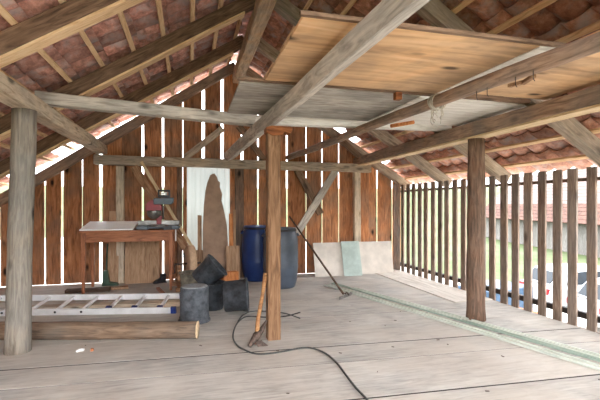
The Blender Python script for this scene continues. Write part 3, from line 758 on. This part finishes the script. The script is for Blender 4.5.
# leaning sheets by the back wall
lean('sheet_panel', 2.19, 2.86, .60, 7.10, 7.26, M['glass1'], 'dusty cream sheet leaning behind the green one, towards the drums', 'sheet', .008)
lean('sheet_panel', 2.85, 3.78, .60, 7.16, 7.26, M['glass1'], 'wide cream sheet leaning on the back wall beside the slatted corner', 'sheet', .008)
lean('sheet_panel', 2.72, 3.08, .62, 7.03, 7.21, M['glass2'], 'narrow translucent green sheet between the two cream sheets', 'sheet', .008)

# scraps on the floor
o = MB().prism([(-.035, 0), (.025, 0), (.035, .015), (.0, .025), (-.03, .015)], -.015, .015).build('paper_scrap', M['paper']); o.location = at(80, 351, z=0); o.rotation_euler = (0, 0, .5)
tag(o, 'crumpled white paper scrap on the floor in front of the fallen pole', 'paper')
o = MB().prism([(-.012, 0), (.012, 0), (.014, .02), (-.008, .025)], -.012, .012).build('wood_chip', M['table']); o.location = at(92, 351, z=0)
tag(o, 'tiny brown wood chip beside the white paper scrap', 'chip')
for k in range(26):
    x, y = R.uniform(-1.5, 3.2), R.uniform(2.0, 5.2)
    s_ = R.uniform(.004, .010)
    o = MB().box(-s_*1.5, s_*1.5, -s_*.6, s_*.6, 0, .004, .5).build('wood_chip', M['rust']); o.location = (x, y, 0); o.rotation_euler = (0, 0, R.uniform(0, 3))
    tag(o, 'tiny dark wood chip scattered on the pale floor planks', 'chip', 'chips scattered on the floor')

# ================================================================== OUTSIDE
mt, nt, b = new_mat('lawn_and_yard')
tc = nt.nodes.new('ShaderNodeTexCoord')
n1 = tex(nt, tc.outputs['Object'], .35, 6); n2 = tex(nt, tc.outputs['Object'], 4., 6)
g1 = ramp(nt, n2, [(.3, srgb((50, 62, 26))), (.7, srgb((78, 92, 42)))])
g1 = mix(nt, ramp(nt, n1, [(.45, (0, 0, 0, 1)), (.7, (.6,)*3+(1,))]), g1, srgb((96, 98, 76)))
nt.links.new(g1, b.inputs['Base Color']); b.inputs['Roughness'].default_value = .95
GZ = -2.2
def gz(x, y):
    d = math.hypot(x, y); f = max(0, min(1, (d-16)/12)); g_ = max(0, min(1, (d-38)/60))
    return GZ+.4*f*f*(3-2*f)+7*g_*g_*(3-2*g_)
mb = MB(); vs = []; fs = []; N = 60
xs = [-130+260*i/N for i in range(N+1)]; ysg = [-110+260*i/N for i in range(N+1)]
xs = sorted(set([round(v, 2) for v in xs]+[5, 8, 11, 14, 17, 20, 23, 26, 29])); ysg = sorted(set([round(v, 2) for v in ysg]+[3, 6, 9, 12, 15, 18, 21, 24, 27, 30]))
for y in ysg:
    for x in xs: vs.append((x, y, gz(x, y)))
nx = len(xs)
for j in range(len(ysg)-1):
    for i in range(nx-1): fs.append((j*nx+i, j*nx+i+1, (j+1)*nx+i+1, (j+1)*nx+i))
mb.add(vs, fs, .5, True)
tag(mb.build('ground', mt), kind='structure', label='green lawn beyond the slats')
M['gravel'] = plain('pale_driveway', (222, 216, 206), .9, var=.06, scale=12)
mb = MB(); vs = []; fs = []
for i in range(13):
    y = -14+i*3.0
    for x in (4.6, 15.0-.1*i): vs.append((x, y, gz(x, y)+.03 if x < 6 else GZ+.03))
for i in range(12): fs.append((i*2, i*2+1, i*2+3, i*2+2))
mb.add(vs, fs, .5); tag(mb.build('ground_or_added_slab', M['gravel']), kind='structure', label='pale driveway beneath the slatted wall')
mb = MB(); mb.box(-34, 10, 8.2, 45, GZ+.5, GZ+.55, .5); tag(mb.build('ground_or_added_slab', M['gravel']), kind='structure')  # pale slab added behind the back wall, whitens the view through its gaps

# neighbouring barn
NA = Vector((22.2, 14.6, 0)); NB = Vector((26.9, 33.0, 0)); nd = (NB-NA).normalized(); L = (NB-NA).length
F4 = Matrix((nd, Vector((-nd.y, nd.x, 0))*-1, Vector((0, 0, 1)))).transposed().to_4x4(); F4.translation = (NA.x, NA.y, -1.9)
nb = empty('neighbouring_barn', M4=F4, label='long neighbouring barn with grey boarded wall and clay tile roof, beyond the slats', cat='barn')
M['nwall'] = wood('grey_barn_boards', (132, 128, 124), (112, 108, 104), (86, 82, 78), 'z', tone=.2, knots=0)
M['nroof'] = plain('pinkish_roof_tile', (112, 98, 92), .85, var=.1, scale=6)
M['nroof2'] = plain('brown_roof_tile', (98, 66, 54), .85, var=.2, scale=6)
mb = MB(); x = 0
while x < L: mb.box(x, x+.24, 0, .05, -.3, 2.3, R.random()); x += .25
mb.box(0, L, .06, 7, -.3, 2.3, .2); mb.build('wall', M['nwall'], nb)
mb = MB()
for k in range(16):
    y0 = -.7+k*.26; z0 = 2.05+k*.24
    m_ = Matrix.Translation((0, y0, z0)) @ Matrix.Rotation(rad(40), 4, 'X')
    mb.box(-.5, L+.5, 0, .36, 0, .05, .5, mi=1 if k < 5 else 0, mat=m_)
mb.box(-.5, L+.5, 3.45, 3.6, 1.9, 5.8, .5)
mb.build('roof', [M['nroof'], M['nroof2']], nb)

# cars on the driveway
M['carwhite'] = plain('white_car_paint', (176, 178, 180), .25, var=.02)
M['carglass'] = plain('car_window_glass', (22, 30, 38), .35, var=.1, spec=.2)
M['tyre'] = plain('tyre_rubber', (34, 34, 36), .8)
M['lampred'] = plain('red_lamp_plastic', (150, 10, 20), .5, var=.05)
def car(x, y, rz, label):
    c = empty('car', (x, y, GZ+.03), rz=rz, label=label, cat='car', group='white cars on the driveway')
    lower = [(-2.1, .30), (-2.15, .62), (-2.08, .88), (-1.7, .95), (1.0, .95), (1.85, .80), (2.12, .60), (2.12, .32), (1.7, .24), (-1.7, .24)]
    MB().prism(lower, -.85, .85).build('body', M['carwhite'], c, .08)
    vs = [(-2.0, .93), (-1.6, 1.40), (-.9, 1.47), (.1, 1.45), (1.05, .94)]
    mb = MB(); pts = []
    for (X_, Z_), w in zip(vs, (.80, .66, .62, .62, .78)):
        pts += [(X_, -w, Z_), (X_, w, Z_)]
    mb.add(pts, [(0, 2, 3, 1), (2, 4, 5, 3), (4, 6, 7, 5), (6, 8, 9, 7), (0, 1, 9, 8), (0, 8, 6, 4, 2), (1, 3, 5, 7, 9)], .5)
    mb.build('cabin', M['carwhite'], c, .04)
    for s in (-1, 1):
        for n_, poly in (('window', [(-1.55, 1.0), (-1.35, 1.34), (-.75, 1.39), (-.72, 1.0)]), ('window', [(-.62, 1.0), (-.65, 1.39), (.05, 1.38), (.72, 1.02)])):
            mb = MB(); q = []
            for X_, Z_ in poly:
                t = (Z_-.94)/.5; q.append((X_, s*(.80-.155*t+.012), Z_))
            q2 = [(a, b_-s*.02, c_) for a, b_, c_ in q]; nn = len(q)
            mb.add(q+q2, [tuple(range(nn)), tuple(range(nn, 2*nn))]+[(i, (i+1) % nn, nn+(i+1) % nn, nn+i) for i in range(nn)], .5)
            mb.build(n_, M['carglass'], c)
        MB().box(-2.17, -1.98, s*.62-.16, s*.62+.16, .68, .86, .5).build('tail_lamp', M['lampred'], c, .02)
        for X_ in (-1.3, 1.35):
            w_ = MB().lathe([(0, -.10), (.2, -.10), (.31, -.09), (.33, 0), (.31, .09), (.2, .10), (0, .10)], 24); w_.build('wheel', M['tyre'], c, M4=T((X_, s*.78, .32)) @ Rx(90))
    mb = MB(); mb.prism([(-1.97, 1.0), (-1.70, 1.33), (-1.68, 1.33), (-1.95, 1.0)], -.6, .6); mb.build('rear_window', M['carglass'], c)
    return c
car(12.95, 10.6, rad(-12), 'white car on the driveway behind the other, tail lamps towards the lawn')
car(12.25, 8.05, rad(-14), 'white car on the driveway closest to the slatted wall')
# blue trailer and brown crate
c = empty('trailer', tuple(at(494, 300, Y=9.6).xy)+(GZ+.03,), rz=.3, label='blue covered trailer outside behind the dark round post', cat='trailer')
MB().box(-.9, .9, -.6, .6, .45, 1.25, .5).build('box_body', plain('blue_tarp', (36, 66, 92), .5, var=.1), c, .03)
for s in (-1, 1): MB().lathe([(0, -.08), (.26, -.08), (.28, 0), (.26, .08), (0, .08)], 20).build('wheel', M['tyre'], c, M4=T((0, s*.7, .28)) @ Rx(90))
MB().tube([(.9, 0, .5), (1.7, 0, .45)], .03, 8).build('drawbar', M['steel'], c)
c = empty('wooden_crate', tuple(at(517, 300, Y=7.2).xy)+(GZ+.03,), rz=.2, label='reddish brown crate on the driveway beside the blue trailer', cat='crate')
mb = MB()
for k in range(6): mb.box(-.35, .35, -.35, .35, k*.2, k*.2+.17, .5)
mb.build('side_boards', M['redwood'], c); MB().box(-.37, .37, -.37, .37, 1.19, 1.22, .5).build('lid', M['redwood'], c)

# ================================================================== LIGHT, CAMERA
w = bpy.data.worlds.new('overcast_sky'); bpy.context.scene.world = w; w.use_nodes = True
bg = w.node_tree.nodes['Background']; bg.inputs[0].default_value = (.93, .96, 1., 1); bg.inputs[1].default_value = 1.0
cam = bpy.data.cameras.new('camera'); co = bpy.data.objects.new('camera', cam); COL.objects.link(co)
co.location = (0, 0, EYE); co.rotation_euler = (rad(90), 0, rad(-15)); cam.sensor_width = 36; cam.lens = 36*411/600; cam.shift_y = 5/600
cam.clip_start = .02; cam.clip_end = 500
sc = bpy.context.scene; sc.camera = co
sc.view_settings.view_transform = 'Standard'; sc.view_settings.look = 'None'; sc.view_settings.gamma = 1; sc.view_settings.use_curve_mapping = False
sc.view_settings.exposure = 3.35
sc.cycles.max_bounces = 10; sc.cycles.diffuse_bounces = 9; sc.cycles.use_denoising = True
